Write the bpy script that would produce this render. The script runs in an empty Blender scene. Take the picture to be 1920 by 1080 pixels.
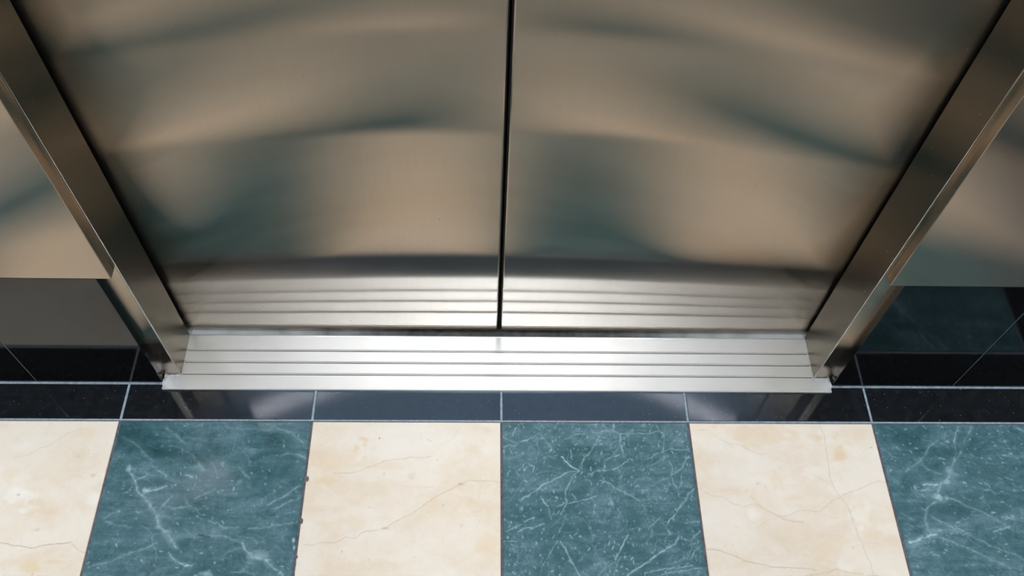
import bpy, bmesh, math, random
import numpy as np
from mathutils import Matrix

scene = bpy.context.scene
COL = scene.collection
T = 0.3048                       # marble tile pitch (12 in)

# ------------------------------------------------------------------ camera
cam_data = bpy.data.cameras.new('camera')
cam = bpy.data.objects.new('camera', cam_data)
COL.objects.link(cam)
scene.camera = cam
CAM_POS = (-0.0311, -0.6086, 1.3195)
PITCH, YAW, ROLL, FPX = 0.9885, 0.0587, 0.0578, 1662.2
def camera_axes(p, yaw, roll):
    f = np.array([math.sin(yaw)*math.cos(p), math.cos(yaw)*math.cos(p), -math.sin(p)])
    r = np.array([math.cos(yaw), -math.sin(yaw), 0.0])
    u = np.cross(r, f)
    c, s = math.cos(roll), math.sin(roll)
    return c*r + s*u, -s*r + c*u, f
_r, _u, _f = camera_axes(PITCH, YAW, ROLL)
cam.matrix_world = Matrix(((_r[0], _u[0], -_f[0], CAM_POS[0]), (_r[1], _u[1], -_f[1], CAM_POS[1]),
                           (_r[2], _u[2], -_f[2], CAM_POS[2]), (0, 0, 0, 1)))
cam_data.sensor_width = 36.0
cam_data.lens = FPX/1920*36.0
cam_data.clip_start = 0.01

# ------------------------------------------------------------------ world, lamps, exposure
world = bpy.data.worlds.new('world')
scene.world = world
world.use_nodes = True
world.node_tree.nodes['Background'].inputs[0].default_value = (0.0, 0.0, 0.0, 1)
# recessed ceiling lamps: x, y, radiance of the lens
LAMP_R = 0.038
LAMPS = [(-0.95, -0.97, 280.0, 'recessed round ceiling lamp left of the elevator doors'),
         (0.95, -0.97, 280.0, 'recessed round ceiling lamp right of the elevator doors')]
LAMP_COLOR = (0.82, 0.96, 1.28)
# added unseen spots along the elevator wall, brightening the floor by the doors: x, y, watts
FILL_SPOTS = [(-1.15, 0.012, 98.0, 'added fill spot over the left end of the granite base'),
         (-0.40, 0.012, 98.0, 'added fill spot over the left elevator door'),
         (0.40, 0.012, 98.0, 'added fill spot over the right elevator door'),
         (1.15, 0.012, 98.0, 'added fill spot over the right end of the granite base')]
# luminous ceiling panels: centre x, y, size x, y, radiance
TROFFERS = [(0.00, -1.26, 0.80, 0.28, 50.0, 'bright oblong ceiling panel in the middle of the lobby'),
            (-0.60, -0.66, 2.60, 0.34, 0.9, 'dim slim ceiling panel between the elevator wall and the lobby lamps'),
            (-3.80, -1.20, 1.20, 1.60, 9.5, 'added unseen ceiling fill panel at the left end of the lobby'),  # both end panels are added out of view as ambient fill
            (3.80, -1.20, 1.20, 1.60, 9.5, 'added unseen ceiling fill panel at the right end of the lobby')]
TROFFER_COLOR = (0.87, 1.0, 1.16)
scene.view_settings.view_transform = 'Standard'
scene.view_settings.look = 'None'
scene.view_settings.gamma = 1.0
scene.view_settings.use_curve_mapping = False
scene.view_settings.exposure = -0.36
scene.cycles.use_denoising = True
scene.cycles.max_bounces = 10
scene.cycles.glossy_bounces = 6
scene.cycles.diffuse_bounces = 4
scene.cycles.sample_clamp_indirect = 60.0

# ------------------------------------------------------------------ helpers
def tag(o, label=None, cat=None, group=None, kind=None):
    if label: o['label'] = label
    if cat: o['category'] = cat
    if group: o['group'] = group
    if kind: o['kind'] = kind
    return o
def link(name, me, mat, parent=None, loc=(0, 0, 0)):
    o = bpy.data.objects.new(name, me)
    COL.objects.link(o)
    o.location = loc
    if parent is not None: o.parent = parent
    if mat is not None and not me.materials: me.materials.append(mat)
    return o
def empty(name, loc=(0, 0, 0)):
    o = bpy.data.objects.new(name, None)
    COL.objects.link(o)
    o.location = loc
    o.empty_display_size = 0.05
    return o
def box_mesh(name, x0, x1, y0, y1, z0, z1, bevel=0.0, segs=2):
    bm = bmesh.new()
    vs = [bm.verts.new((x, y, z)) for z in (z0, z1) for y in (y0, y1) for x in (x0, x1)]
    for f in ((0, 2, 3, 1), (4, 5, 7, 6), (0, 1, 5, 4), (2, 6, 7, 3), (0, 4, 6, 2), (1, 3, 7, 5)):
        bm.faces.new([vs[i] for i in f])
    if bevel:
        bmesh.ops.bevel(bm, geom=list(bm.edges), offset=bevel, segments=segs, affect='EDGES', profile=0.5)
    bmesh.ops.recalc_face_normals(bm, faces=bm.faces)
    me = bpy.data.meshes.new(name); bm.to_mesh(me); bm.free()
    return me
def box(name, x0, x1, y0, y1, z0, z1, mat, parent=None, bevel=0.0, segs=2):
    return link(name, box_mesh(name, x0, x1, y0, y1, z0, z1, bevel, segs), mat, parent)
def extrude_mesh(name, prof, axis, a, b, smooth_pts=()):
    """closed profile pushed along an axis: 'z' takes (x, y) points, 'x' takes (y, z) points"""
    bm = bmesh.new()
    mk = (lambda p, t: (p[0], p[1], t)) if axis == 'z' else (lambda p, t: (t, p[0], p[1]))
    A = [bm.verts.new(mk(p, a)) for p in prof]
    B = [bm.verts.new(mk(p, b)) for p in prof]
    n = len(prof)
    for i in range(n):
        f = bm.faces.new((A[i], A[(i+1) % n], B[(i+1) % n], B[i]))
        f.smooth = i in smooth_pts
    bm.faces.new(A[::-1]); bm.faces.new(B)
    bmesh.ops.recalc_face_normals(bm, faces=bm.faces)
    me = bpy.data.meshes.new(name); bm.to_mesh(me); bm.free()
    return me
def tube_mesh(name, pts, r, n=8, wob=0.0, seed=1):
    """bead along a path, with a little hand-made unevenness"""
    rnd = random.Random(seed)
    P = [np.array(p, float) for p in pts]
    verts, faces = [], []
    for i, p in enumerate(P):
        d = P[min(i+1, len(P)-1)] - P[max(i-1, 0)]
        d = d/np.linalg.norm(d)
        s = np.cross(d, (0, 0, 1.0)); s = s/np.linalg.norm(s)
        u = np.cross(s, d)
        rr = r*(1 + wob*(rnd.random()-0.5)*2)
        for k in range(n):
            a = 2*math.pi*k/n
            verts.append(tuple(p + rr*(math.cos(a)*s + math.sin(a)*u)))
    for i in range(len(P)-1):
        for k in range(n):
            faces.append((i*n+k, i*n+(k+1) % n, (i+1)*n+(k+1) % n, (i+1)*n+k))
    faces.append(tuple(range(n))[::-1]); faces.append(tuple((len(P)-1)*n+k for k in range(n)))
    me = bpy.data.meshes.new(name); me.from_pydata(verts, [], faces); me.update()
    for p in me.polygons: p.use_smooth = True
    return me
def lathe_mesh(name, prof, n=32):
    verts, faces = [], []
    for r, z in prof:
        for k in range(n):
            a = 2*math.pi*k/n
            verts.append((r*math.cos(a), r*math.sin(a), z))
    m = len(prof)
    for i in range(m-1):
        for k in range(n):
            faces.append((i*n+k, i*n+(k+1) % n, (i+1)*n+(k+1) % n, (i+1)*n+k))
    me = bpy.data.meshes.new(name); me.from_pydata(verts, [], faces); me.update()
    return me

# ------------------------------------------------------------------ materials
class NT:
    def __init__(s, name):
        s.m = bpy.data.materials.new(name); s.m.use_nodes = True
        s.t = s.m.node_tree; s.t.nodes.clear()
        s.out = s.t.nodes.new('ShaderNodeOutputMaterial')
    def n(s, typ, props=None, **ins):
        nd = s.t.nodes.new(typ)
        for k, v in (props or {}).items(): setattr(nd, k, v)
        for k, v in ins.items():
            key = int(k[1:]) if k[0] == '_' and k[1:].isdigit() else k.replace('_', ' ')
            s.set(nd.inputs[key], v)
        return nd
    def set(s, sock, v):
        if isinstance(v, bpy.types.NodeSocket): s.t.links.new(v, sock)
        elif isinstance(v, bpy.types.Node): s.t.links.new(v.outputs[0], sock)
        else: sock.default_value = v
    def math(s, op, a, b=0.0, clamp=False):
        nd = s.t.nodes.new('ShaderNodeMath'); nd.operation = op; nd.use_clamp = clamp
        s.set(nd.inputs[0], a); s.set(nd.inputs[1], b)
        return nd.outputs[0]
    def mix(s, f, a, b, blend='MIX'):
        nd = s.t.nodes.new('ShaderNodeMix'); nd.data_type = 'RGBA'; nd.blend_type = blend
        s.set(nd.inputs[0], f); s.set(nd.inputs[6], a); s.set(nd.inputs[7], b)
        return nd.outputs[2]
    def ramp(s, f, stops):
        nd = s.t.nodes.new('ShaderNodeValToRGB'); el = nd.color_ramp.elements
        while len(el) < len(stops): el.new(0.5)
        for e, (p, c) in zip(el, stops):
            e.position = p; e.color = c if len(c) == 4 else (*c, 1)
        s.set(nd.inputs[0], f)
        return nd.outputs[0]
    def noise(s, vec, scale, detail=4.0, rough=0.5, dist=0.0):
        nd = s.n('ShaderNodeTexNoise', None, Vector=vec, Scale=scale, Detail=detail, Roughness=rough, Distortion=dist)
        return nd.outputs[0]
    def mapping(s, vec, loc=(0, 0, 0), rot=(0, 0, 0), scale=(1, 1, 1)):
        nd = s.n('ShaderNodeMapping', None, Vector=vec)
        nd.inputs[1].default_value = loc; nd.inputs[2].default_value = rot; nd.inputs[3].default_value = scale
        return nd.outputs[0]
    def position(s): return s.n('ShaderNodeNewGeometry').outputs[0]
    def done(s, shader):
        s.t.links.new(shader if isinstance(shader, bpy.types.NodeSocket) else shader.outputs[0], s.out.inputs[0])
        return s.m

def brushed(name, color, grain, a_wide, a_fine, dirt=0.05, dirt_col=(0.2, 0.17, 0.14), haze=0.03):
    """brushed metal: normals spread widely across the grain and hardly at all along it"""
    N = NT(name)
    pos = N.position()
    r2 = math.sqrt(a_wide*a_fine)            # alpha = r2*(1-a) along the grain, r2/(1-a) across
    an = 1 - math.sqrt(a_fine/a_wide)
    st = (90, 90, 1.2) if grain == 'z' else (1.2, 90, 90)
    lines = N.noise(N.mapping(pos, scale=st), 9.0, 3.0, 0.6)
    cloud = N.noise(pos, 5.0, 4.0, 0.55)
    rough = N.math('ADD', N.math('MULTIPLY', N.math('SUBTRACT', cloud, 0.5), 0.05), math.sqrt(r2))
    v = N.math('ADD', 0.86, N.math('ADD', N.math('MULTIPLY', lines, 0.14), N.math('MULTIPLY', cloud, 0.14)))
    col = N.mix(1.0, (*color, 1), N.n('ShaderNodeCombineColor', None, Red=v, Green=v, Blue=v).outputs[0], 'MULTIPLY')
    # tiny pits and specks of dirt
    vor = N.n('ShaderNodeTexVoronoi', {'feature': 'F1'}, Vector=pos, Scale=95.0, Randomness=1.0)
    near = N.math('LESS_THAN', vor.outputs['Distance'], 0.07)
    rare = N.math('GREATER_THAN', N.n('ShaderNodeSeparateColor', None, Color=vor.outputs['Color']).outputs[0], 0.965)
    pit = N.math('MULTIPLY', near, rare)
    tang = N.n('ShaderNodeCombineXYZ', None, X=0.0 if grain == 'z' else 1.0, Y=0.0, Z=1.0 if grain == 'z' else 0.0)
    g = N.n('ShaderNodeBsdfAnisotropic', {'distribution': 'BECKMANN'}, Color=col, Roughness=rough, Anisotropy=an, Tangent=tang.outputs[0])
    d = N.n('ShaderNodeBsdfDiffuse', None, Color=(*dirt_col, 1))
    f = N.math('ADD', N.math('ADD', haze, N.math('MULTIPLY', pit, 0.6)), N.math('MULTIPLY', N.math('SUBTRACT', cloud, 0.45, True), dirt), True)
    mx = N.n('ShaderNodeMixShader', None, _0=f); N.t.links.new(g.outputs[0], mx.inputs[1]); N.t.links.new(d.outputs[0], mx.inputs[2])
    return N.done(mx)

def granite(name):
    N = NT(name)
    pos = N.position()
    n1 = N.noise(pos, 60.0, 5.0, 0.6)
    col = N.ramp(n1, [(0.3, (0.0015, 0.0016, 0.0018)), (0.75, (0.004, 0.0045, 0.005))])
    vor = N.n('ShaderNodeTexVoronoi', {'feature': 'F1'}, Vector=pos, Scale=210.0)
    sz = N.n('ShaderNodeSeparateColor', None, Color=vor.outputs['Color'])
    dot = N.math('LESS_THAN', vor.outputs['Distance'], N.math('MULTIPLY', sz.outputs[1], 0.22))
    sp = N.math('MULTIPLY', dot, N.math('GREATER_THAN', sz.outputs[0], 0.72))
    col = N.mix(N.math('MULTIPLY', sp, 0.06), col, (0.13, 0.15, 0.17, 1))
    rgh = N.math('ADD', 0.045, N.math('MULTIPLY', N.noise(pos, 9.0, 4.0), 0.05))
    b = N.n('ShaderNodeBsdfPrincipled', None, Base_Color=col, Roughness=rgh, IOR=1.40)
    return N.done(b)

def worn_granite(name):
    """the same granite underfoot: still a mirror, but with a haze of fine scratches, and door glow painted mid-strip"""
    N = NT(name)
    pos = N.position()
    col = N.ramp(N.noise(pos, 60.0, 5.0, 0.6), [(0.3, (0.0035, 0.0038, 0.0045)), (0.75, (0.010, 0.011, 0.013))])
    vor = N.n('ShaderNodeTexVoronoi', {'feature': 'F1'}, Vector=pos, Scale=210.0)
    sz = N.n('ShaderNodeSeparateColor', None, Color=vor.outputs['Color'])
    dot = N.math('LESS_THAN', vor.outputs['Distance'], N.math('MULTIPLY', sz.outputs[1], 0.22))
    sp = N.math('MULTIPLY', dot, N.math('GREATER_THAN', sz.outputs[0], 0.72))
    col = N.mix(N.math('MULTIPLY', sp, 0.55), col, (0.13, 0.15, 0.17, 1))
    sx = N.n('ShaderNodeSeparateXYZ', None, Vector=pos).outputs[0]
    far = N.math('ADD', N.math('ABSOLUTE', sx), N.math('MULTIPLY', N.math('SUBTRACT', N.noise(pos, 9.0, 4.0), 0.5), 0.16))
    strip_glow = N.n('ShaderNodeMapRange', {'interpolation_type': 'SMOOTHSTEP'}, Value=far, _1=0.30, _2=0.52, _3=1.0, _4=0.0).outputs[0]
    col = N.mix(strip_glow, col, (0.030, 0.048, 0.068, 1), 'ADD')  # bluish glow reflected from the doors, painted into the colour
    b1 = N.n('ShaderNodeBsdfPrincipled', None, Base_Color=col, Roughness=0.06, IOR=1.55)
    b2 = N.n('ShaderNodeBsdfPrincipled', None, Base_Color=col, Roughness=0.34, IOR=1.55)
    f = N.math('ADD', 0.06, N.math('MULTIPLY', N.noise(pos, 14.0, 4.0), 0.14))
    mx = N.n('ShaderNodeMixShader', None, _0=f); N.t.links.new(b1.outputs[0], mx.inputs[1]); N.t.links.new(b2.outputs[0], mx.inputs[2])
    return N.done(mx)

def tile_coords(N):
    tc = N.n('ShaderNodeTexCoord').outputs['Object']
    oi = N.n('ShaderNodeObjectInfo').outputs['Location']
    off = N.n('ShaderNodeVectorMath', {'operation': 'SCALE'}, Vector=oi, Scale=13.7)
    return N.n('ShaderNodeVectorMath', {'operation': 'ADD'}, _0=tc, _1=off.outputs[0]).outputs[0]

def green_marble():
    N = NT('green_marble')
    p = tile_coords(N)
    at = N.n('ShaderNodeAttribute', {'attribute_name': 'marks'})
    sep = N.n('ShaderNodeSeparateColor', None, Color=at.outputs['Color'])
    streak = N.noise(N.mapping(p, rot=(0, 0, 0.62), scale=(0.45, 1.5, 1.0)), 26.0, 8.0, 0.66, 0.9)
    cloud = N.noise(p, 8.0, 5.0, 0.55, 0.8)
    mott = N.noise(p, 55.0, 6.0, 0.7, 0.6)
    fine = N.noise(p, 190.0, 4.0, 0.7)
    mixv = N.math('ADD', N.math('ADD', N.math('MULTIPLY', streak, 0.42), N.math('MULTIPLY', cloud, 0.24)), N.math('ADD', N.math('MULTIPLY', mott, 0.24), N.math('MULTIPLY', fine, 0.12)))
    col = N.ramp(mixv, [(0.36, (0.020, 0.064, 0.066)), (0.47, (0.050, 0.112, 0.122)), (0.54, (0.078, 0.148, 0.164)), (0.66, (0.156, 0.246, 0.272))])
    # fine procedural veinlets
    rid = N.math('ABSOLUTE', N.math('SUBTRACT', N.noise(N.mapping(p, rot=(0, 0, 0.5)), 15.0, 6.0, 0.62, 1.6), 0.5))
    vein = N.math('MULTIPLY', N.math('SUBTRACT', 1.0, N.math('MULTIPLY', rid, 60.0), True), N.math('MULTIPLY', N.math('SUBTRACT', cloud, 0.42, True), 2.2))
    wear = N.math('MULTIPLY', N.math('SUBTRACT', N.noise(p, 110.0, 6.0, 0.75), 0.05, True), 2.3)
    light = N.math('ADD', N.math('MULTIPLY', vein, 0.5), N.math('MULTIPLY', sep.outputs[0], wear), True)
    col = N.mix(light, col, (0.34, 0.46, 0.48, 1))
    col = N.mix(N.math('MULTIPLY', sep.outputs[1], 0.9), col, (0.008, 0.035, 0.036, 1))
    rg = N.math('ADD', 0.07, N.math('MULTIPLY', cloud, 0.06))
    return N.done(N.n('ShaderNodeBsdfPrincipled', None, Base_Color=col, Roughness=rg, IOR=1.5))

def cream_marble():
    N = NT('cream_marble')
    p = tile_coords(N)
    at = N.n('ShaderNodeAttribute', {'attribute_name': 'marks'})
    sep = N.n('ShaderNodeSeparateColor', None, Color=at.outputs['Color'])
    cloud = N.noise(N.mapping(p, rot=(0, 0, -0.5), scale=(0.7, 1.3, 1)), 11.0, 5.0, 0.55, 0.6)
    fine = N.noise(p, 70.0, 5.0, 0.65, 0.5)
    v = N.math('ADD', N.math('MULTIPLY', cloud, 0.75), N.math('MULTIPLY', fine, 0.25))
    col = N.ramp(v, [(0.32, (0.70, 0.555, 0.40)), (0.48, (0.745, 0.628, 0.500)), (0.64, (0.775, 0.680, 0.575))])
    rid = N.math('ABSOLUTE', N.math('SUBTRACT', N.noise(p, 5.0, 5.0, 0.55, 1.0), 0.5))
    vein = N.math('MULTIPLY', N.math('SUBTRACT', 1.0, N.math('MULTIPLY', rid, 150.0), True), N.math('MULTIPLY', N.math('SUBTRACT', fine, 0.42, True), 2.0))
    wear = N.math('ADD', 0.55, N.math('MULTIPLY', N.noise(p, 120.0, 4.0, 0.7), 0.9))
    col = N.mix(N.math('MULTIPLY', sep.outputs[2], N.math('MULTIPLY', wear, 1.0), True), col, (0.70, 0.50, 0.28, 1))
    col = N.mix(N.math('MULTIPLY', sep.outputs[0], N.math('MULTIPLY', wear, 0.5), True), col, (0.90, 0.87, 0.81, 1))
    dark = N.math('ADD', N.math('MULTIPLY', vein, 0.16), N.math('MULTIPLY', N.math('POWER', sep.outputs[1], 1.35), wear), True)
    col = N.mix(dark, col, (0.19, 0.145, 0.105, 1))
    return N.done(N.n('ShaderNodeBsdfPrincipled', None, Base_Color=col, Roughness=0.13, IOR=1.5))

def rough_mat(name, c0, c1, scale, rough=0.85):
    N = NT(name)
    n1 = N.noise(N.position(), scale, 5.0, 0.65)
    col = N.ramp(n1, [(0.32, c0), (0.7, c1)])
    return N.done(N.n('ShaderNodeBsdfPrincipled', None, Base_Color=col, Roughness=rough))
def lamp_mat(name, color, strength):
    N = NT(name)
    return N.done(N.n('ShaderNodeEmission', None, Color=(*color, 1), Strength=strength))

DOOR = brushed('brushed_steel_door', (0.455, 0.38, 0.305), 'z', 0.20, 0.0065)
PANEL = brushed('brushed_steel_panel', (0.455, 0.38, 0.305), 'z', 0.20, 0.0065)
JAMB_SHADED = brushed('shaded_steel_jamb', (0.205, 0.187, 0.157), 'z', 0.18, 0.012)  # same steel, darkened to paint in the dim reflections of the reveals
SILL = brushed('brushed_nickel_sill', (0.74, 0.765, 0.79), 'x', 0.095, 0.08, dirt=0.35, dirt_col=(0.76, 0.73, 0.67), haze=0.36)
GRANITE = granite('black_granite')
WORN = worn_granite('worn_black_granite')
GREEN = green_marble()
CREAM = cream_marble()
GROUT_LIGHT = rough_mat('pale_grey_grout', (0.17, 0.20, 0.225), (0.34, 0.385, 0.42), 120)
GROUT_DARK = rough_mat('dark_grey_grout', (0.05, 0.048, 0.05), (0.13, 0.125, 0.13), 160)
GROUT_BASE = rough_mat('grey_grout', (0.10, 0.11, 0.12), (0.18, 0.19, 0.20), 120)
CAULK = rough_mat('white_caulk', (0.30, 0.30, 0.31), (0.55, 0.56, 0.58), 140, 0.6)
RUBBER = rough_mat('dark_rubber', (0.006, 0.005, 0.004), (0.016, 0.012, 0.009), 60, 0.7)
SHAFT = rough_mat('dark_shaft', (0.01, 0.01, 0.01), (0.02, 0.02, 0.018), 12, 0.9)
MORTAR = rough_mat('mortar', (0.10, 0.10, 0.10), (0.16, 0.16, 0.15), 20)
PAINT = rough_mat('warm_white_paint', (0.60, 0.57, 0.52), (0.64, 0.61, 0.56), 6, 0.8)
CEIL = rough_mat('white_ceiling', (0.76, 0.76, 0.75), (0.80, 0.80, 0.79), 6, 0.9)
WHITE_METAL = rough_mat('white_enamel', (0.75, 0.75, 0.74), (0.80, 0.80, 0.79), 8, 0.4)

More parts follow.
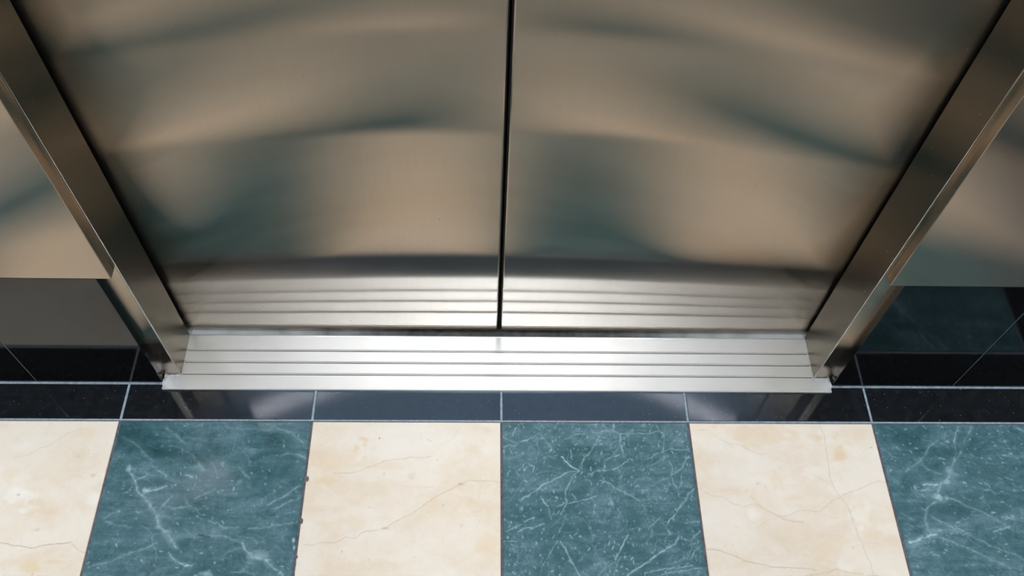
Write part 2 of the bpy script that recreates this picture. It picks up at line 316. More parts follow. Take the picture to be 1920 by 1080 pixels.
# veins and flecks of the six slabs in front of the doors: veins in 0.1 mm, spots and chips in mm, from each tile's far left corner
MARKS = {
 -3: ([('g',0.5,0.8,[(1748,-1956),(1951,-1989),(2083,-2000),(2202,-2043),(2286,-2037),(2404,-2000),(2551,-1985),(2697,-1967),(2780,-1956)]),('g',0.5,0.5,[(2791,-1956),(2861,-2022),(2940,-2077),(3034,-2110)]),('g',0.38,0.3,[(1595,-621),(1766,-583),(1916,-472),(2040,-422),(2173,-321),(2308,-220),(2493,-130)])],
  [('r',185.8,-121.9,21.0,14.0,0.8),('r',295.9,-127.6,13.3,11.7,0.5),('g',181.5,-122.3,2.7,2.3,0.5),('b',229.4,-229.2,15.9,12.8,0.6),('b',255.5,-223.9,12.8,2.6,0.5),('b',251.5,-21.9,20.8,12.7,0.3),('b',156.1,-88.8,9.0,12.0,0.3),('b',206.0,-154.2,8.7,6.8,0.25),('b',236.5,-149.6,8.8,4.6,0.3),('g',284.6,-90.9,5.0,2.9,0.35),('g',269.1,-50.7,2.3,2.0,0.4),('g',223.2,-176.7,4.8,3.1,0.3),('g',234.1,-242.0,1.7,2.1,0.6),('g',256.5,-59.8,3.4,2.5,0.25)],
  []),
 -2: ([('r',1.75,0.5,[(324,-799),(410,-932),(512,-1087),(566,-1181),(673,-1263),(759,-1356),(845,-1449),(918,-1586),(987,-1711),(1095,-1812),(1209,-1946),(1291,-2034)]),('r',5.0,0.22,[(727,-1310),(881,-1518),(1042,-1767),(1213,-1968)]),('r',0.88,0.7,[(633,-1181),(737,-1145),(824,-1133),(959,-1079)]),('r',0.75,0.5,[(493,-951),(570,-943),(602,-931)]),('r',0.62,0.45,[(1069,-1239),(1016,-1309),(964,-1379),(922,-1449)]),('r',1.0,0.6,[(1196,-2100),(1254,-2176),(1353,-2241),(1445,-2274),(1576,-2285)]),('r',0.88,0.35,[(88,-2315),(288,-2261),(484,-2186),(641,-2121),(763,-2088),(878,-2023),(992,-1946)]),('r',1.0,0.4,[(623,-713),(732,-798),(813,-859),(918,-931)]),('r',1.0,0.6,[(1207,-906),(1316,-942)]),('r',0.75,0.45,[(1264,-601),(1374,-699),(1462,-809)]),('r',0.88,0.4,[(916,-226),(1000,-302),(1082,-364)]),('r',0.62,0.4,[(1434,-1274),(1535,-1215),(1612,-1144),(1696,-1108),(1762,-1168)]),('r',0.75,0.35,[(1277,-1274),(1364,-1379),(1492,-1471)]),('r',0.5,0.3,[(1089,-1448),(1237,-1414),(1390,-1402)]),('r',1.25,0.45,[(3002,-1071),(2895,-1118),(2794,-1213),(2692,-1296),(2607,-1331),(2524,-1378)]),('r',0.62,0.45,[(3025,-1260),(2854,-1331),(2728,-1401),(2600,-1447)]),('r',0.5,0.4,[(3017,-608),(2872,-559),(2731,-547),(2632,-584)]),('r',2.25,0.3,[(2029,-783),(2112,-880),(2216,-964)]),('r',1.75,0.6,[(2257,-1968),(2289,-2035),(2368,-2123),(2486,-2188),(2643,-2232)]),('r',1.25,0.55,[(2643,-2232),(2717,-2297),(2815,-2383),(2906,-2426)]),('r',1.0,0.4,[(2371,-2144),(2448,-2079),(2575,-2057)]),('r',0.88,0.35,[(3003,-1631),(2830,-1665),(2659,-1711),(2509,-1745),(2309,-1733)]),('r',1.0,0.35,[(1695,-1620),(1836,-1666),(1935,-1733),(2155,-1733)]),('r',0.62,0.35,[(1691,-1846),(1844,-1846),(1979,-1868),(2165,-1935)]),('r',0.75,0.35,[(132,-1609),(204,-1541),(320,-1472)]),('r',1.0,0.3,[(162,-1643),(326,-1688),(552,-1722)]),('r',0.62,0.35,[(2007,-2166),(2101,-2079),(2224,-2035)]),('r',0.75,0.35,[(2152,-2393),(2343,-2382),(2499,-2425)]),('r',0.75,0.3,[(2413,-79),(2588,-156),(2735,-206),(2941,-358)]),('r',0.75,0.3,[(753,-112),(862,-188),(951,-289)]),('r',0.62,0.3,[(112,-267),(297,-367),(501,-566),(641,-689)]),('r',0.62,0.3,[(860,-415),(1006,-452),(1154,-502),(1260,-576)])],
  [('r',67.0,-114.6,5.4,2.6,0.9),('r',32.4,-79.9,2.7,3.6,0.5),('r',51.2,-108.7,3.1,2.8,0.5),('r',99.0,-172.2,3.3,2.7,0.7),('r',109.3,-180.1,3.9,3.1,0.5),('r',149.9,-227.4,5.6,1.9,0.9),('r',204.0,-100.0,5.0,4.3,0.25),('r',250.4,-216.6,11.9,5.2,0.5),('r',264.2,-222.1,3.0,2.2,0.6),('r',298.4,-192.4,2.6,4.5,0.9),('r',300.8,-203.5,2.2,3.1,0.8),('r',181.3,-241.3,6.4,2.6,0.6),('r',60.8,-147.6,4.4,1.4,0.45),('r',284.9,-240.0,2.1,1.7,0.8),('g',161.5,-184.6,6.6,1.8,0.8),('g',130.4,-56.8,3.2,2.2,0.8),('g',217.2,-197.9,7.6,4.0,0.5),('g',139.1,-199.0,8.7,8.8,0.35),('g',206.6,-226.4,3.0,4.3,0.5),('g',31.0,-21.6,27.8,17.8,0.45),('g',90.8,-54.0,39.0,14.9,0.5),('g',153.9,-46.3,20.8,20.0,0.4),('g',150.2,-90.5,5.7,9.6,0.3),('g',102.1,-229.5,12.8,10.7,0.3),('g',252.4,-154.0,11.1,6.9,0.3)],
  []),
 -1: ([('g',0.5,0.5,[(411,-865),(572,-865),(710,-871),(866,-803),(1044,-729),(1226,-679),(1410,-641),(1617,-604),(1781,-616),(1931,-583)]),('g',0.62,0.3,[(2077,-389),(2216,-299),(2296,-222),(2353,-93)]),('g',0.5,0.5,[(85,-1980),(239,-1991),(390,-1969),(544,-1973),(712,-1884),(845,-1898),(969,-1790),(1122,-1772),(1276,-1745),(1382,-1658),(1512,-1596),(1643,-1538),(1818,-1422),(1949,-1305),(2126,-1186),(2284,-1115),(2420,-1042),(2558,-989),(2719,-989),(2881,-993),(3019,-1012)]),('g',0.5,0.25,[(2718,-872),(2720,-1090),(2699,-1281),(2540,-1304)]),('b',0.75,0.5,[(1528,-1080),(1688,-1087),(1986,-1086)]),('g',0.62,0.25,[(2588,-1492),(2746,-1445)]),('g',1.0,0.22,[(2725,-1584),(2681,-1710)])],
  [('g',129.7,-173.3,4.0,1.1,0.5),('g',240.9,-104.2,3.7,1.4,0.5),('g',110.5,-27.3,1.4,1.5,1),('g',188.0,-30.8,1.2,1.3,0.9),('g',192.8,-33.3,0.9,1.0,0.8),('g',202.2,-64.5,0.9,1.0,0.8),('g',251.5,-184.0,1.1,1.1,0.8),('g',67.6,-209.1,1.3,1.3,0.7),('g',65.1,-212.4,1.1,1.1,0.5),('g',176.6,-28.3,0.9,1.0,0.5),('g',108.0,-222.3,0.9,0.9,0.6),('g',176.1,-218.4,0.9,0.9,0.5),('g',214.4,-138.7,2.3,2.3,0.35),('g',163.3,-90.6,3.5,3.6,0.25),('g',121.7,-88.3,2.3,2.4,0.3),('g',243.4,-169.9,2.7,2.7,0.22),('g',290.6,-242.6,1.1,1.1,0.4),('g',104.0,-142.3,4.0,2.3,0.22),('g',84.1,-184.6,1.1,2.7,0.35),('b',84.7,-29.1,8.2,4.1,0.7),('b',75.5,-45.6,6.5,7.0,0.6),('b',63.0,-48.7,2.3,2.5,0.5),('b',31.0,-99.8,16.0,7.2,0.5),('b',259.7,-47.6,16.5,10.1,0.25),('b',39.3,-68.1,37.0,19.7,0.3),('b',118.5,-75.3,37.0,7.4,0.3),('b',283.9,-197.0,26.6,20.1,0.35),('b',75.3,-160.8,22.3,11.5,0.25),('b',52.2,-196.9,32.9,6.7,0.2),('b',141.0,-210.2,13.2,8.8,0.2),('b',204.3,-139.9,15.8,9.4,0.2)],
  [(3.1,-94.6,2.7,4.3),(2.6,-163.1,2.7,4.6),(2.3,-215.6,2.0,2.2),(1.5,-226.5,2.2,2.2),(1.8,-241.5,1.1,1.5)]),
 0: ([('r',1.0,0.5,[(604,-179),(531,-230),(411,-308),(291,-334)]),('r',0.75,0.4,[(31,-245),(149,-309),(232,-334)]),('r',1.0,0.45,[(18,-449),(125,-385),(219,-398)]),('r',0.62,0.5,[(247,-89),(186,-232)]),('r',1.0,0.85,[(947,-592),(1037,-684),(1127,-771),(1207,-807)]),('r',1.25,0.5,[(1560,-239),(1503,-381),(1425,-495),(1324,-596),(1271,-696),(1254,-795)]),('r',1.12,0.5,[(1206,-820),(1076,-845),(958,-882),(875,-931),(768,-979),(650,-1040),(532,-1149),(415,-1220),(300,-1292)]),('r',1.0,0.5,[(1171,-832),(1095,-942),(1044,-1040),(991,-1184),(985,-1326),(958,-1421),(909,-1514)]),('r',0.62,0.5,[(845,-1397),(939,-1338),(1100,-1326),(1285,-1291),(1473,-1231)]),('r',1.0,0.5,[(1367,-881),(1499,-819),(1640,-806),(1782,-794),(1906,-719),(2018,-644)]),('r',0.88,0.55,[(1631,-769),(1638,-670),(1750,-595),(1872,-544)]),('r',0.75,0.45,[(1468,-162),(1637,-149),(1806,-148),(1899,-187),(2115,-199),(2334,-172),(2577,-158),(2629,-236),(2593,-466)]),('r',1.25,0.5,[(1815,-31),(1794,-148)]),('r',1.25,0.45,[(1911,-187),(1898,-367),(1944,-531)]),('r',0.62,0.4,[(1007,-280),(1177,-228),(1347,-176)]),('r',0.75,0.5,[(2341,-606),(2467,-530),(2639,-479),(2809,-453),(3001,-452)]),('r',0.75,0.55,[(2987,-566),(2919,-642),(2883,-742),(2790,-828),(2666,-890)]),('r',0.75,0.4,[(2845,-865),(2828,-1012),(2782,-1109)]),('r',0.62,0.35,[(2344,-1061),(2491,-988),(2637,-939)]),('r',0.5,0.35,[(2667,-667),(2703,-767),(2675,-915),(2738,-1085),(2765,-1253),(2904,-1253)]),('r',0.62,0.45,[(1536,-966),(1671,-1038),(1826,-1135),(1981,-1230),(2113,-1301)]),('r',1.12,0.65,[(598,-1256),(664,-1350),(708,-1409)]),('r',0.62,0.4,[(707,-1444),(747,-1607)]),('r',0.88,0.55,[(339,-1664),(419,-1607),(499,-1572)]),('r',0.62,0.4,[(68,-1790),(180,-1722),(293,-1687)]),('r',0.62,0.45,[(247,-1790),(427,-1733),(654,-1664)]),('r',0.5,0.45,[(22,-1948),(245,-1926)]),('r',1.0,0.6,[(891,-1948),(974,-2082),(1034,-2237),(1095,-2346),(1154,-2465)]),('r',0.75,0.4,[(847,-1926),(776,-2038),(706,-2149),(659,-2215)]),('r',0.62,0.35,[(976,-1537),(925,-1676),(852,-1801)]),('r',1.25,0.6,[(1906,-1858),(1829,-1971),(1763,-2105),(1699,-2216)]),('r',0.75,0.45,[(1791,-2172),(1716,-2282),(1671,-2434)]),('r',1.38,0.6,[(1834,-2466),(1952,-2369),(2092,-2282),(2234,-2194),(2376,-2106),(2495,-2039),(2628,-1960),(2673,-1859)]),('r',1.12,0.55,[(3021,-1790),(2922,-1859),(2822,-1938),(2713,-1904)]),('r',0.75,0.45,[(3017,-1994),(2894,-2084),(2788,-2217)]),('r',1.0,0.4,[(2257,-1722),(2331,-1664),(2405,-1606)]),('r',0.62,0.35,[(2244,-1858),(2280,-1722)]),('r',1.12,0.45,[(2509,-1699),(2616,-1560),(2746,-1419),(2829,-1301),(3015,-1109)]),('r',0.62,0.45,[(2103,-2402),(2327,-2370),(2552,-2337),(2800,-2305)]),('r',0.62,0.5,[(2365,-2435),(2612,-2392),(2973,-2338)]),('r',0.62,0.4,[(2539,-54),(2565,-158)]),('r',0.62,0.4,[(2174,-1134),(2268,-1122),(2291,-1254)]),('r',0.62,0.3,[(409,-397),(526,-460)]),('r',1.0,0.4,[(1094,-471),(1115,-622)]),('r',0.62,0.35,[(735,-573),(851,-635)]),('r',0.5,0.35,[(628,-191),(742,-370),(855,-522)]),('r',0.5,0.35,[(2401,-718),(2527,-643),(2627,-592)]),('r',0.62,0.4,[(2902,-1652),(3043,-1618)])],
  [('r',170.7,-133.7,3.2,5.2,0.5),('r',102.3,-222.6,2.7,3.5,0.5),('g',155.5,-67.0,70.7,37.4,0.12),('g',85.0,-185.8,2.7,2.3,0.5)],
  []),
 1: ([('g',0.5,0.45,[(2155,-30),(2173,-122),(2212,-226),(2187,-407),(2180,-560),(2167,-736),(2147,-910),(2159,-1057),(2204,-1178),(2272,-1298),(2327,-1417),(2336,-1535),(2351,-1675),(2372,-1836),(2409,-1973),(2441,-2131),(2478,-2264),(2477,-2440)]),('g',0.5,0.38,[(380,-220),(504,-284),(638,-355),(756,-373),(890,-442),(1047,-512),(1138,-537),(1215,-512)]),('g',0.38,0.25,[(1208,-550),(1387,-625),(1586,-712)]),('g',0.62,0.42,[(39,-1097),(114,-1145),(209,-1217),(322,-1240),(433,-1276),(539,-1347),(692,-1406),(766,-1376),(885,-1359),(972,-1394),(1074,-1477),(1200,-1547),(1337,-1554),(1461,-1512),(1562,-1465),(1724,-1465),(1874,-1469),(1994,-1394),(2134,-1286),(2264,-1226),(2371,-1166),(2545,-1124),(2676,-1068),(2833,-1007),(2934,-982),(3036,-1001)]),('b',1.75,0.5,[(906,-1371),(1074,-1477),(1222,-1554),(1460,-1640),(1594,-1656)]),('g',0.62,0.38,[(823,-1240),(914,-1323),(993,-1406)]),('g',0.75,0.4,[(1198,-1559),(1328,-1605),(1460,-1640),(1594,-1656)]),('g',0.5,0.28,[(801,-1733),(998,-1652),(1196,-1571)]),('b',0.75,0.5,[(945,-1512),(919,-1573),(868,-1617),(806,-1634),(749,-1617),(712,-1573),(706,-1512),(731,-1451),(782,-1406),(845,-1390),(903,-1406),(939,-1451),(945,-1512)]),('g',0.38,0.62,[(29,-2057),(161,-2073),(313,-2111),(440,-2162),(565,-2229),(714,-2273),(886,-2313),(1061,-2333),(1284,-2335),(1485,-2340),(1635,-2373)]),('g',0.38,0.5,[(1392,-2471),(1575,-2449),(1760,-2417),(1927,-2367),(2054,-2400),(2317,-2422)]),('g',0.75,0.7,[(2373,-2472),(2508,-2466),(2594,-2484)]),('g',0.38,0.22,[(1327,-2107),(1560,-2186),(1818,-2241),(1989,-2286)]),('g',0.38,0.2,[(1867,-861),(2013,-959),(2159,-1057),(2421,-1153)]),('g',0.62,0.25,[(2441,-1984),(2606,-1962),(2696,-1969)])],
  [('r',253.3,-153.5,11.6,11.7,0.5),('r',246.2,-174.4,6.9,9.2,0.5),('r',81.4,-151.2,10.4,10.5,0.4),('r',192.5,-81.1,9.5,6.2,0.35),('r',229.7,-112.9,11.8,4.8,0.4),('r',108.5,-207.4,13.5,7.8,0.3),('r',205.8,-233.0,9.0,5.5,0.4),('r',41.4,-41.2,14.4,7.7,0.3),('b',96.0,-15.3,29.2,13.0,0.5),('b',123.8,-23.0,29.1,15.6,0.45),('b',239.3,-52.1,9.7,8.9,0.7),('b',210.9,-25.2,14.6,7.8,0.55),('b',225.7,-204.1,3.2,2.7,0.6),('b',191.9,-208.5,22.6,15.7,0.3),('b',260.1,-179.0,18.4,13.8,0.3),('b',276.8,-14.6,24.5,13.1,0.3),('b',125.2,-98.5,7.1,9.8,0.3),('b',153.0,-126.3,11.7,3.6,0.35),('g',29.3,-193.8,0.9,0.9,0.7),('g',33.0,-199.5,0.9,0.9,0.5),('g',45.3,-199.9,1.6,2.3,0.4),('g',52.5,-171.7,1.6,1.4,0.4),('g',293.3,-41.2,1.0,1.0,0.8),('g',77.1,-115.6,1.6,2.9,0.35),('g',96.7,-102.7,3.3,2.4,0.3),('g',137.4,-76.3,1.0,1.0,0.4),('g',21.2,-11.6,9.7,2.1,0.25),('g',212.0,-157.0,5.8,1.4,0.2)],
  []),
 2: ([('r',1.12,0.5,[(1432,-47),(1348,-166),(1285,-296),(1238,-503),(1184,-605)]),('r',2.75,0.42,[(1331,-477),(1224,-592),(1119,-706),(1018,-806),(1013,-906),(925,-1005),(828,-1054),(747,-1176)]),('r',1.12,0.85,[(572,-1035),(665,-1042),(784,-1042)]),('r',1.5,0.4,[(707,-1320),(596,-1380),(491,-1463),(451,-1440)]),('r',2.0,0.9,[(93,-1962),(190,-1939),(320,-1882),(445,-1848),(552,-1837)]),('r',2.5,0.25,[(497,-1487),(435,-1628),(444,-1767)]),('r',1.12,0.35,[(892,-1248),(1077,-1344),(1304,-1451),(1506,-1557),(1710,-1721)]),('r',1.25,0.35,[(507,-1534),(684,-1651),(830,-1709)]),('r',0.75,0.3,[(830,-1709),(1055,-1814)]),('r',1.25,0.3,[(580,-1860),(823,-1974),(1065,-2087),(1298,-2222),(1539,-2322)]),('r',1.0,0.3,[(1025,-1837),(1290,-1951),(1546,-2088),(1799,-2222)]),('r',1.0,0.3,[(381,-1128),(521,-1224),(595,-1296)]),('r',1.0,0.3,[(594,-682),(712,-782),(883,-856)]),('r',1.0,0.25,[(76,-1487),(255,-1605)]),('r',1.0,0.6,[(1475,-1802),(1602,-1767),(1745,-1721)]),('r',1.5,0.35,[(1023,-271),(840,-401),(694,-581),(522,-682),(345,-808)]),('r',1.5,0.35,[(1627,-59),(1505,-217),(1425,-322)]),('r',1.5,0.5,[(2398,-56),(2496,-135)]),('r',0.5,0.6,[(410,-2143),(492,-2176)]),('r',0.75,0.3,[(1182,-140),(1121,-271),(1150,-426)]),('r',0.62,0.4,[(1498,-1126),(1617,-1126),(1665,-1199)]),('r',0.62,0.4,[(1405,-1272),(1468,-1223)]),('r',1.0,0.5,[(1670,-1557),(1826,-1581)])],
  [('r',75.0,-124.8,9.5,5.3,0.75),('r',96.5,-99.2,6.0,3.4,0.6),('r',104.9,-78.1,6.0,6.3,0.4),('g',115.3,-50.3,19.5,12.8,0.35),('g',40.9,-27.4,24.5,15.6,0.25),('g',32.2,-179.0,9.2,4.6,0.4),('g',97.8,-143.9,28.2,9.5,0.3),('g',182.2,-85.4,28.9,15.0,0.25)],
  []),
}

# ------------------------------------------------------------------ the room
Y_BASE = 0.0667                  # face of the granite base
Y_PANEL = 0.0630                 # face of the steel wall panels
Y_JAMB = 0.0788                  # front of the door jambs
Y_DOOR = 0.1650                  # face of the doors
X0, X1, Y0 = -15*T, 15*T, -9*T
H = 2.60
OPEN_H = 2.13

floor = link('floor', box_mesh('floor', X0-0.1, X1+0.1, Y0-0.1, 0.30, -0.08, -0.030), MORTAR)
tag(floor, 'polished stone floor of black, cream and green tiles', 'floor', kind='structure')
box('grout_bed', X0, X1, Y0, -0.0005, -0.030, -0.0014, GROUT_DARK, floor)
box('grout_bed', X0, X1, -0.0005, Y_BASE, -0.030, -0.0011, GROUT_LIGHT, floor)

def plain_tile_mesh(name, sx, sy, c=0.0006, depth=0.0225):
    """tile with its near-left-top corner frame at the origin: x 0..sx, y -sy..0, top at z 0, edges chamfered"""
    v = [(c, -sy+c, 0), (sx-c, -sy+c, 0), (sx-c, -c, 0), (c, -c, 0),
         (0, -sy, -c), (sx, -sy, -c), (sx, 0, -c), (0, 0, -c),
         (0, -sy, -depth), (sx, -sy, -depth), (sx, 0, -depth), (0, 0, -depth)]
    f = [(0, 1, 2, 3), (0, 4, 5, 1), (1, 5, 6, 2), (2, 6, 7, 3), (3, 7, 4, 0),
         (4, 8, 9, 5), (5, 9, 10, 6), (6, 10, 11, 7), (7, 11, 8, 4), (8, 11, 10, 9)]
    me = bpy.data.meshes.new(name); me.from_pydata(v, [], f); me.update()
    return me

def vnoise(rng, n, cells):
    g = rng.random((cells+2, cells+2))
    t = np.linspace(0, cells, n); i = t.astype(int); f = t-i; f = f*f*(3-2*f)
    a = g[i][:, i]; b = g[i][:, i+1]; c = g[i+1][:, i]; d = g[i+1][:, i+1]
    fx = f[None, :]; fy = f[:, None]
    return (a*(1-fx)+b*fx)*(1-fy) + (c*(1-fx)+d*fx)*fy - 0.5

def marked_tile_mesh(name, sx, sy, jx, key, N=260, c=0.0006, depth=0.0225):
    """finely divided tile that carries the veins, flecks and stains of one particular slab"""
    rng = np.random.default_rng(100+key)
    xs = np.linspace(0, sx, N); ys = np.linspace(0, -sy, N)
    X, Y = np.meshgrid(xs, ys)
    amp = 1.15 if key % 2 == 0 else 0.9
    wx = amp*(0.0030*vnoise(rng, N, 18) + 0.0018*vnoise(rng, N, 60) + 0.0008*vnoise(rng, N, 110))
    wy = amp*(0.0030*vnoise(rng, N, 18) + 0.0018*vnoise(rng, N, 60) + 0.0008*vnoise(rng, N, 110))
    PX = (X + jx + wx)*1000; PY = (Y + wy)*1000
    ch = {'r': np.zeros_like(X), 'g': np.zeros_like(X), 'b': np.zeros_like(X)}
    veins, blobs, chips = MARKS[key]
    def seg(ax, ay, bx, by, w, s, lay):
        m = 3.2*w + 1.5
        x0, x1 = min(ax, bx)-m, max(ax, bx)+m; y0, y1 = min(ay, by)-m, max(ay, by)+m
        i = np.where((PX >= x0) & (PX <= x1) & (PY >= y0) & (PY <= y1))
        if len(i[0]) == 0: return
        qx, qy = PX[i], PY[i]
        dx, dy = bx-ax, by-ay
        u = np.clip(((qx-ax)*dx+(qy-ay)*dy)/(dx*dx+dy*dy+1e-9), 0, 1)
        d2 = (qx-ax-u*dx)**2 + (qy-ay-u*dy)**2
        lay[i] = np.maximum(lay[i], s*np.exp(-d2/(w*w)))
    for cname, w, s, pts in veins:
        w = max(w, 0.85)
        if key % 2 == 0: s *= 1.05
        else: s *= 0.8
        for (ax, ay), (bx, by) in zip(pts, pts[1:]):
            seg(ax/10, ay/10, bx/10, by/10, w, s, ch[cname])
            if key in (-2, 2): seg(ax/10, ay/10, bx/10, by/10, w*3.2, s*0.28, ch[cname])
    ch['r'] *= np.clip(0.95 + 1.1*vnoise(rng, N, 60), 0.3, 1.3)
    for cname, bx, by, rx, ry, s in blobs:
        rag = 1.0 + 1.1*vnoise(rng, N, 14) + 0.7*vnoise(rng, N, 45)
        d2 = (((PX-bx)/max(rx, 0.8))**2 + ((PY-by)/max(ry, 0.8))**2)*rag**2
        ch[cname] = np.maximum(ch[cname], s*np.exp(-d2*d2*0.6 - 0.4*d2))
    if key in (0, 2, -2):                        # short pale flecks in the green slabs
        nf, ang0, sp = {0: (900, 1.45, 0.6), 2: (650, -0.35, 0.35), -2: (260, -0.6, 0.5)}[key]
        for _ in range(nf):
            fx, fy = rng.random()*sx*1000, -rng.random()*sy*1000
            if key == 2 and rng.random() > 0.25 + 0.75*fx/305 and fy < -70: continue
            a = ang0 + rng.normal()*sp; L = rng.random()**2*4.0 + 0.4
            seg(fx, fy, fx+L*math.cos(a), fy+L*math.sin(a), 0.55+rng.random()*0.6, 0.2+0.6*rng.random()**1.5, ch['r'])
        for _ in range(90 if key == 0 else 35):  # hair-thin long veinlets
            fx, fy = rng.random()*sx*1000, -rng.random()*sy*1000
            a = (rng.choice([0.55, -0.75, 1.4]) if key == 0 else -0.5) + rng.normal()*0.25
            s = 0.12+0.2*rng.random()
            for _k in range(rng.integers(3, 8)):
                nx, ny = fx+6*math.cos(a), fy+6*math.sin(a)
                seg(fx, fy, nx, ny, 0.55, s, ch['r'])
                fx, fy = nx, ny; a += rng.normal()*0.3
    Z = np.zeros_like(X)
    for bx, by, rx, ry in chips:                  # broken edge, filled with dark grout
        d2 = ((PX-bx)/rx)**2 + ((PY-by)/ry)**2
        hit = d2 < 1.0
        Z[hit] = -0.0016; ch['g'][hit] = 1.0; ch['b'][hit] = 0; ch['r'][hit] = 0
    Z[0, :] = np.minimum(Z[0, :], -c); Z[-1, :] = np.minimum(Z[-1, :], -c); Z[:, 0] = np.minimum(Z[:, 0], -c); Z[:, -1] = np.minimum(Z[:, -1], -c)
    top = np.stack([X.ravel(), Y.ravel(), Z.ravel()], 1)
    idx = np.arange(N*N).reshape(N, N)
    q = np.stack([idx[1:, :-1], idx[1:, 1:], idx[:-1, 1:], idx[:-1, :-1]], -1).reshape(-1, 4)
    ring = np.concatenate([idx[0, :-1], idx[:-1, -1], idx[-1, :0:-1], idx[:0:-1, 0]])
    low = top[ring].copy(); low[:, 2] = -depth
    nb = N*N; m = len(ring); r2 = nb + np.arange(m)
    sk = np.stack([ring, np.roll(ring, -1), np.roll(r2, -1), r2], -1)
    V = np.concatenate([top, low]); F = np.concatenate([q, sk])
    me = bpy.data.meshes.new(name)
    me.vertices.add(len(V)); me.vertices.foreach_set('co', V.ravel().astype(np.float32))
    me.loops.add(F.size); me.loops.foreach_set('vertex_index', F.ravel().astype(np.int32))
    me.polygons.add(len(F)); me.polygons.foreach_set('loop_start', (np.arange(len(F))*4).astype(np.int32))
    me.polygons.foreach_set('loop_total', np.full(len(F), 4, np.int32))
    me.update(calc_edges=True)
    me.validate()
    att = me.attributes.new('marks', 'FLOAT_COLOR', 'POINT')
    C = np.zeros((len(V), 4), np.float32); C[:, 3] = 1
    for k, cn in enumerate('rgb'): C[:nb, k] = np.clip(ch[cn], 0, 1).ravel()
    att.data.foreach_set('color', C.ravel())
    return me

J = 0.0019                       # half a joint between marble tiles
green_me = plain_tile_mesh('green_tile', T-2*J, T-2*J); green_me.materials.append(GREEN)
cream_me = plain_tile_mesh('cream_tile', T-2*J, T-2*J); cream_me.materials.append(CREAM)
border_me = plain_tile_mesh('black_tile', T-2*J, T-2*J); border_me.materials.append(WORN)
JB = 0.0021                      # joint at the black strip
for row in range(9):
    for colm in range(-15, 15):
        x = colm*T + J; y = -row*T - J
        if colm == 3:
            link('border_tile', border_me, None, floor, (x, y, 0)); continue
        is_green = (colm + row) % 2 == 0
        if row == 0 and colm in MARKS:
            me = marked_tile_mesh('marble_tile', T-2*J, T-2*J-0.0006, J, colm)
            me.materials.append(GREEN if is_green else CREAM)
            link('marble_tile', me, None, floor, (x, -JB-0.0001, 0)); continue
        link('marble_tile', green_me if is_green else cream_me, None, floor, (x, y, 0))
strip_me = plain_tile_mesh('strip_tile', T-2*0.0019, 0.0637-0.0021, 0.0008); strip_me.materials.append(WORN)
tilts = {-3: (0.0, 0.0), -2: (0.0022, 0.0008), -1: (-0.0010, 0.0004), 0: (0.0012, -0.0006), 1: (-0.0014, -0.0010), 2: (0.0, 0.0)}
for colm in range(-15, 15):
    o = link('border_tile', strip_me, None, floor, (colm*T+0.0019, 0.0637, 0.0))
    rx, ry = tilts.get(colm, (0.0, 0.0))
    o.rotation_euler = (rx, ry, 0)

# elevator side wall: granite base and steel panels either side of the opening
def base_side(name, xa, xb, joints, label, end):
    root = empty(name, ((xa+xb)/2, Y_BASE+0.01, 0))
    tag(root, label, 'baseboard', kind='structure')
    edges = [xa] + joints + [xb]
    for a, b in zip(edges, edges[1:]):
        ga = 0.0 if a == xa else 0.0009
        gb = 0.0 if b == xb else 0.0009
        me = box_mesh('granite_slab', a+ga, b-gb, Y_BASE, Y_BASE+0.02, 0.0005, 0.3055, 0.0006, 1)
        o = link('granite_slab', me, GRANITE); o.parent = root; o.matrix_parent_inverse = Matrix.Translation(-root.location)
    o = box('grout_line', min(xa, xb)+0.001, max(xa, xb)-0.001, Y_BASE+0.0008, Y_BASE+0.019, 0.0006, 0.304, GROUT_BASE)
    o.parent = root; o.matrix_parent_inverse = Matrix.Translation(-root.location)
    # caulk bead along the floor, turning back to the jamb at the end of the base
    s = 1 if end > 0 else -1
    far = xa if abs(xa) > abs(xb) else xb
    pts = [(far, Y_BASE-0.0008, 0.0), ] + [(end*0.5555 + s*t, Y_BASE-0.0008, 0.0) for t in (1.2, 0.6, 0.2, 0.05, 0.012, 0.005)] + \
          [(end*0.5555 + s*0.001, Y_BASE+0.0004, 0.0006), (end*0.5555 - s*0.0016, Y_BASE+0.004, 0.0016), (end*0.5555 - s*0.0020, Y_JAMB-0.0005, 0.004)]
    o = link('caulk_bead', tube_mesh('caulk_bead', pts, 0.0012, 8, 0.2, 3), GROUT_LIGHT)
    o.parent = root; o.matrix_parent_inverse = Matrix.Translation(-root.location)
base_side('baseboard_left', X0, -0.5555, [-0.7592-T*k for k in range(12, -1, -1)], 'polished black granite base of the wall left of the doors', -1)
base_side('baseboard_right', 0.5555, X1, [0.7626+T*k for k in range(0, 13)], 'polished black granite base of the wall right of the doors', 1)

wall = empty('wall_back', (0, 0.12, 0))
tag(wall, 'elevator front wall clad in brushed steel sheets', 'wall', kind='structure')
INV = Matrix.Translation((0, -0.12, 0))
def wpart(name, *a, **k):
    o = box(name, *a, **k); o.parent = wall; o.matrix_parent_inverse = INV
    return o
wpart('steel_panel', X0, -0.5322, Y_PANEL, Y_JAMB+0.0002, 0.3112, H, PANEL, bevel=0.0007)
wpart('steel_panel', 0.5320, X1, Y_PANEL, Y_JAMB+0.0002, 0.3112, H, PANEL, bevel=0.0007)
wpart('steel_panel', -0.5320, 0.5318, Y_PANEL, Y_JAMB+0.0002, OPEN_H+0.02, H, PANEL, bevel=0.0007)
wpart('wall_core', X0, -0.604, Y_JAMB+0.0120, 0.155, -0.01, H, SHAFT)
wpart('wall_core', 0.604, X1, Y_JAMB+0.0120, 0.155, -0.01, H, SHAFT)
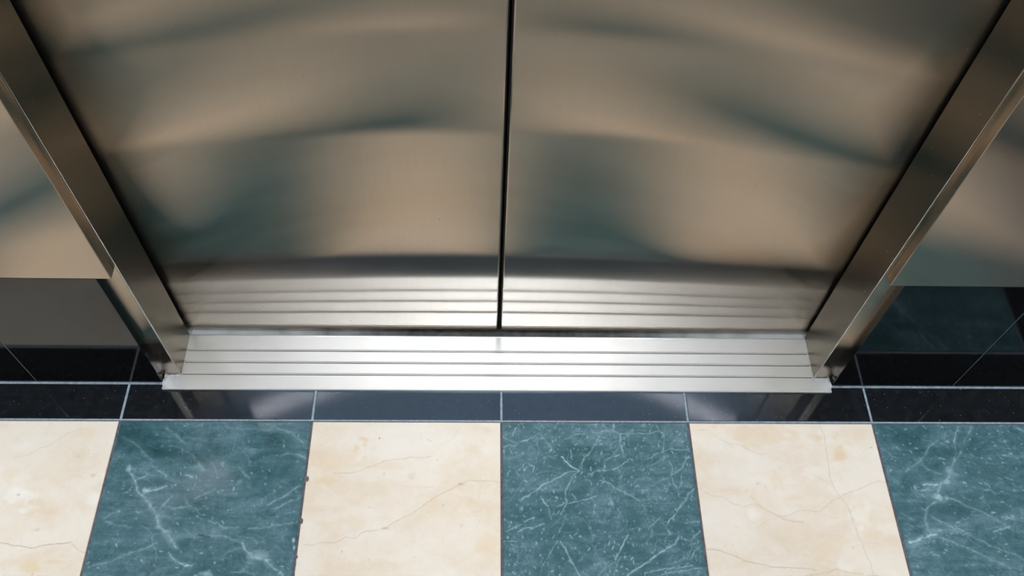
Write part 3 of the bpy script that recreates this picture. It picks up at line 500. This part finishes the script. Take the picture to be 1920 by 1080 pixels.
wpart('wall_core', -0.603, 0.603, Y_JAMB+0.0120, 0.155, OPEN_H+0.05, H, SHAFT)
wpart('shaft_lining', -0.75, 0.75, 0.26, 0.28, -0.08, H, SHAFT)
wpart('shaft_lining', -0.75, -0.73, 0.155, 0.26, -0.08, H, SHAFT)
wpart('shaft_lining', 0.73, 0.75, 0.155, 0.26, -0.08, H, SHAFT)

tag(box('wall_left', X0-0.1, X0, Y0-0.1, 0.155, -0.03, H, PAINT), 'plain warm white lobby wall on the left', 'wall', kind='structure')
tag(box('wall_right', X1, X1+0.1, Y0-0.1, 0.155, -0.03, H, PAINT), 'plain warm white lobby wall on the right', 'wall', kind='structure')
tag(box('wall_front', X0, X1, Y0-0.1, Y0, -0.03, H, PAINT), 'plain warm white lobby wall facing the elevator', 'wall', kind='structure')
tag(box('ceiling', X0-0.1, X1+0.1, Y0-0.1, 0.28, H, H+0.08, CEIL), 'flat white lobby ceiling with recessed lamps', 'ceiling', kind='structure')

# ------------------------------------------------------------------ door frame
def jamb(name, s, xin, yback, label):
    """upright of the door frame: rounded front arris, reveal running back to the doors"""
    xo = s*0.603
    r = 0.0016
    arc = [(xin + s*r - s*r*math.cos(a), Y_JAMB + r - r*math.sin(a)) for a in np.linspace(0, math.pi/2, 7)]
    prof = [(xin, yback)] + arc + [(xo, Y_JAMB), (xo, yback)]
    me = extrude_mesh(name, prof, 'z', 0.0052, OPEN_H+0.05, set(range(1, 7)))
    o = link(name, me, JAMB_SHADED)
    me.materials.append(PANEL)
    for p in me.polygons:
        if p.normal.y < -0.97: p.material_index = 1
    tag(o, label, 'door frame', kind='structure')
    # silicone smeared round the foot of the jamb where it meets the sill end
    pts = [(xin + s*0.002, Y_JAMB-0.0012, 0.0050), (xin + s*0.008, Y_JAMB-0.0018, 0.0052), (xin+s*0.014, Y_JAMB-0.0016, 0.0050),
           (xin + s*0.020, Y_JAMB-0.0024, 0.0054), (xin + s*0.0245, Y_JAMB-0.0050, 0.0050), (xin+s*0.0262, Y_JAMB-0.0105, 0.0046), (xin + s*0.0266, Y_JAMB-0.018, 0.0040)]
    fine = []
    for a, b in zip(pts, pts[1:]):
        for t in np.linspace(0, 1, 4, endpoint=False): fine.append(tuple(np.array(a)*(1-t)+np.array(b)*t))
    fine.append(pts[-1])
    link('caulk_bead', tube_mesh('caulk_bead', fine, 0.0018, 8, 0.42, 5 if s < 0 else 9), CAULK, o)
    return o
jamb('trim_1', -1, -0.5270, 0.1545, 'brushed steel door jamb left of the elevator doors')
jamb('trim_2', 1, 0.5262, 0.1580, 'brushed steel door jamb right of the elevator doors')
tag(box('trim_3', -0.527, 0.5262, Y_JAMB, 0.155, OPEN_H, OPEN_H+0.05, JAMB_SHADED, bevel=0.001), 'brushed steel head of the door frame above the doors', 'door frame', kind='structure')

# ------------------------------------------------------------------ doors
def leaf(name, xa, xb, seam_side, z0, label):
    me = box_mesh(name, xa, xb, Y_DOOR, Y_DOOR+0.030, z0, OPEN_H+0.015, 0.0022, 3)
    for p in me.polygons: p.use_smooth = False
    o = link(name, me, DOOR)
    tag(o, label, 'door', kind='structure')
    e = xb if seam_side > 0 else xa
    box('rubber_seal', min(e-seam_side*0.001, e+seam_side*0.0016), max(e-seam_side*0.001, e+seam_side*0.0016), Y_DOOR+0.008, Y_DOOR+0.024, z0+0.006, OPEN_H, RUBBER, o, 0.0005, 1)
    mid = (xa+xb)/2
    for dx in (-0.17, 0.17):
        box('guide_shoe', mid+dx-0.03, mid+dx+0.03, Y_DOOR+0.010, Y_DOOR+0.020, z0-0.016, z0+0.001, RUBBER, o)
    return o
leaf('door_1', -0.575, -0.0068, 1, 0.0105, 'left brushed steel leaf of the elevator doors')
leaf('door_2', -0.0008, 0.575, -1, 0.0098, 'right brushed steel leaf of the elevator doors')

# ------------------------------------------------------------------ sill
ZS = 0.0048
prof = [(0.0532, 0.0004), (0.0530, ZS-0.0010), (0.0540, ZS)]
for yc in (0.0813, 0.1035, 0.1260):
    prof += [(yc-0.0022, ZS), (yc-0.0019, ZS-0.0017), (yc+0.0004, ZS-0.0017), (yc+0.0023, ZS)]
prof += [(0.1530, ZS), (0.1548, ZS+0.0003), (0.1562, ZS-0.0004), (0.1566, ZS-0.0030), (0.1720, ZS-0.0034), (0.1725, ZS-0.020),
         (0.2000, ZS-0.020), (0.2000, -0.0295), (0.0675, -0.0295), (0.0675, 0.0004)]
sill = link('door_sill', extrude_mesh('door_sill', prof, 'x', -0.5535, 0.5520), SILL)
tag(sill, 'bright metal elevator door sill with three lengthwise grooves', 'sill', kind='thing')
# grime settled in the grooves; shade under the doors painted along the track
def track_mat():
    """shade under the doors painted into the door track, fading towards its ends"""
    N = NT('track_shade')
    pos = N.position()
    sx = N.n('ShaderNodeSeparateXYZ', None, Vector=pos).outputs[0]
    far = N.math('ADD', N.math('ABSOLUTE', sx), N.math('MULTIPLY', N.math('SUBTRACT', N.noise(pos, 25.0, 5.0), 0.5), 0.35))
    t = N.n('ShaderNodeMapRange', {'interpolation_type': 'SMOOTHSTEP'}, Value=far, _1=0.12, _2=0.50, _3=0.0, _4=1.0).outputs[0]
    shade_col = N.ramp(N.noise(pos, 90.0, 5.0, 0.65), [(0.32, (0.012, 0.012, 0.010)), (0.7, (0.07, 0.065, 0.055))])
    return N.done(N.n('ShaderNodeBsdfPrincipled', None, Base_Color=N.mix(t, shade_col, (0.40, 0.39, 0.36, 1)), Roughness=0.5))
TRACK = track_mat()
GRIME = rough_mat('brown_grime', (0.03, 0.02, 0.014), (0.15, 0.11, 0.08), 300, 0.9)
for yc in (0.0813, 0.1035, 0.1260):
    box('groove_grime', -0.5255, 0.5245, yc-0.0018, yc-0.0002, ZS-0.0017, ZS-0.0012, GRIME, sill)
box('track_shade', -0.5255, 0.5245, 0.1572, 0.1718, ZS-0.0034, ZS-0.0026, TRACK, sill)  # dark strip standing in for shade at the door bottom
box('track_shade', -0.5255, 0.5245, 0.1730, 0.1990, ZS-0.0199, ZS-0.0185, SHAFT, sill)

# ------------------------------------------------------------------ ceiling lights
ring_me = lathe_mesh('trim_ring', [(LAMP_R, -0.0005), (LAMP_R+0.004, -0.010), (LAMP_R+0.020, -0.006), (LAMP_R+0.022, -0.0004), (LAMP_R, -0.0004)])
ring_me.materials.append(WHITE_METAL)
lens_me = lathe_mesh('lens', [(0.0005, -0.0060), (LAMP_R*0.6, -0.0055), (LAMP_R, -0.004), (LAMP_R, -0.001), (0.0005, -0.001)])
for lx, ly, strength, lab in LAMPS:
    root = empty('ceiling_lamp', (lx, ly, H))
    tag(root, lab, 'ceiling lamp', 'recessed ceiling lamps')
    link('trim_ring', ring_me, None, root)
    me = lens_me.copy()
    me.materials.append(lamp_mat('lamp_lens', LAMP_COLOR, strength))
    link('lens', me, None, root)
spot_ring = lathe_mesh('trim_ring', [(0.032, -0.0005), (0.034, -0.008), (0.044, -0.005), (0.045, -0.0004), (0.032, -0.0004)])
spot_ring.materials.append(WHITE_METAL)
spot_lens = lathe_mesh('lens', [(0.0005, -0.0030), (0.032, -0.0024), (0.032, -0.001), (0.0005, -0.001)])
spot_lens.materials.append(lamp_mat('spot_lens', (1.0, 1.0, 1.0), 2.0))
for px, py, watts, lab in FILL_SPOTS:
    root = empty('fill_spot', (px, py, H))
    tag(root, lab, 'ceiling lamp', 'added fill spots along the elevator wall')
    link('trim_ring', spot_ring, None, root)
    link('lens', spot_lens, None, root)
    ld = bpy.data.lights.new('beam', 'SPOT')
    ld.energy = watts; ld.spot_size = math.radians(41); ld.spot_blend = 1.0; ld.shadow_soft_size = 0.03
    ld.color = (0.90, 1.0, 1.10)
    lo = bpy.data.objects.new('beam', ld); COL.objects.link(lo)
    lo.parent = root; lo.location = (0, 0, -0.045)
for px, py, sx, sy, strength, lab in TROFFERS:
    root = empty('ceiling_light_panel', (px, py, H))
    tag(root, lab, 'ceiling light', 'luminous ceiling panels', kind='thing')
    me = box_mesh('diffuser', -sx/2, sx/2, -sy/2, sy/2, -0.006, -0.001)
    link('diffuser', me, lamp_mat('diffuser_glow', TROFFER_COLOR, strength), root)
    for a, b, c, d in ((-sx/2-0.025, sx/2+0.025, -sy/2-0.025, -sy/2), (-sx/2-0.025, sx/2+0.025, sy/2, sy/2+0.025),
                       (-sx/2-0.025, -sx/2, -sy/2, sy/2), (sx/2, sx/2+0.025, -sy/2, sy/2)):
        link('frame_bar', box_mesh('frame_bar', a, b, c, d, -0.012, -0.0005), WHITE_METAL, root)
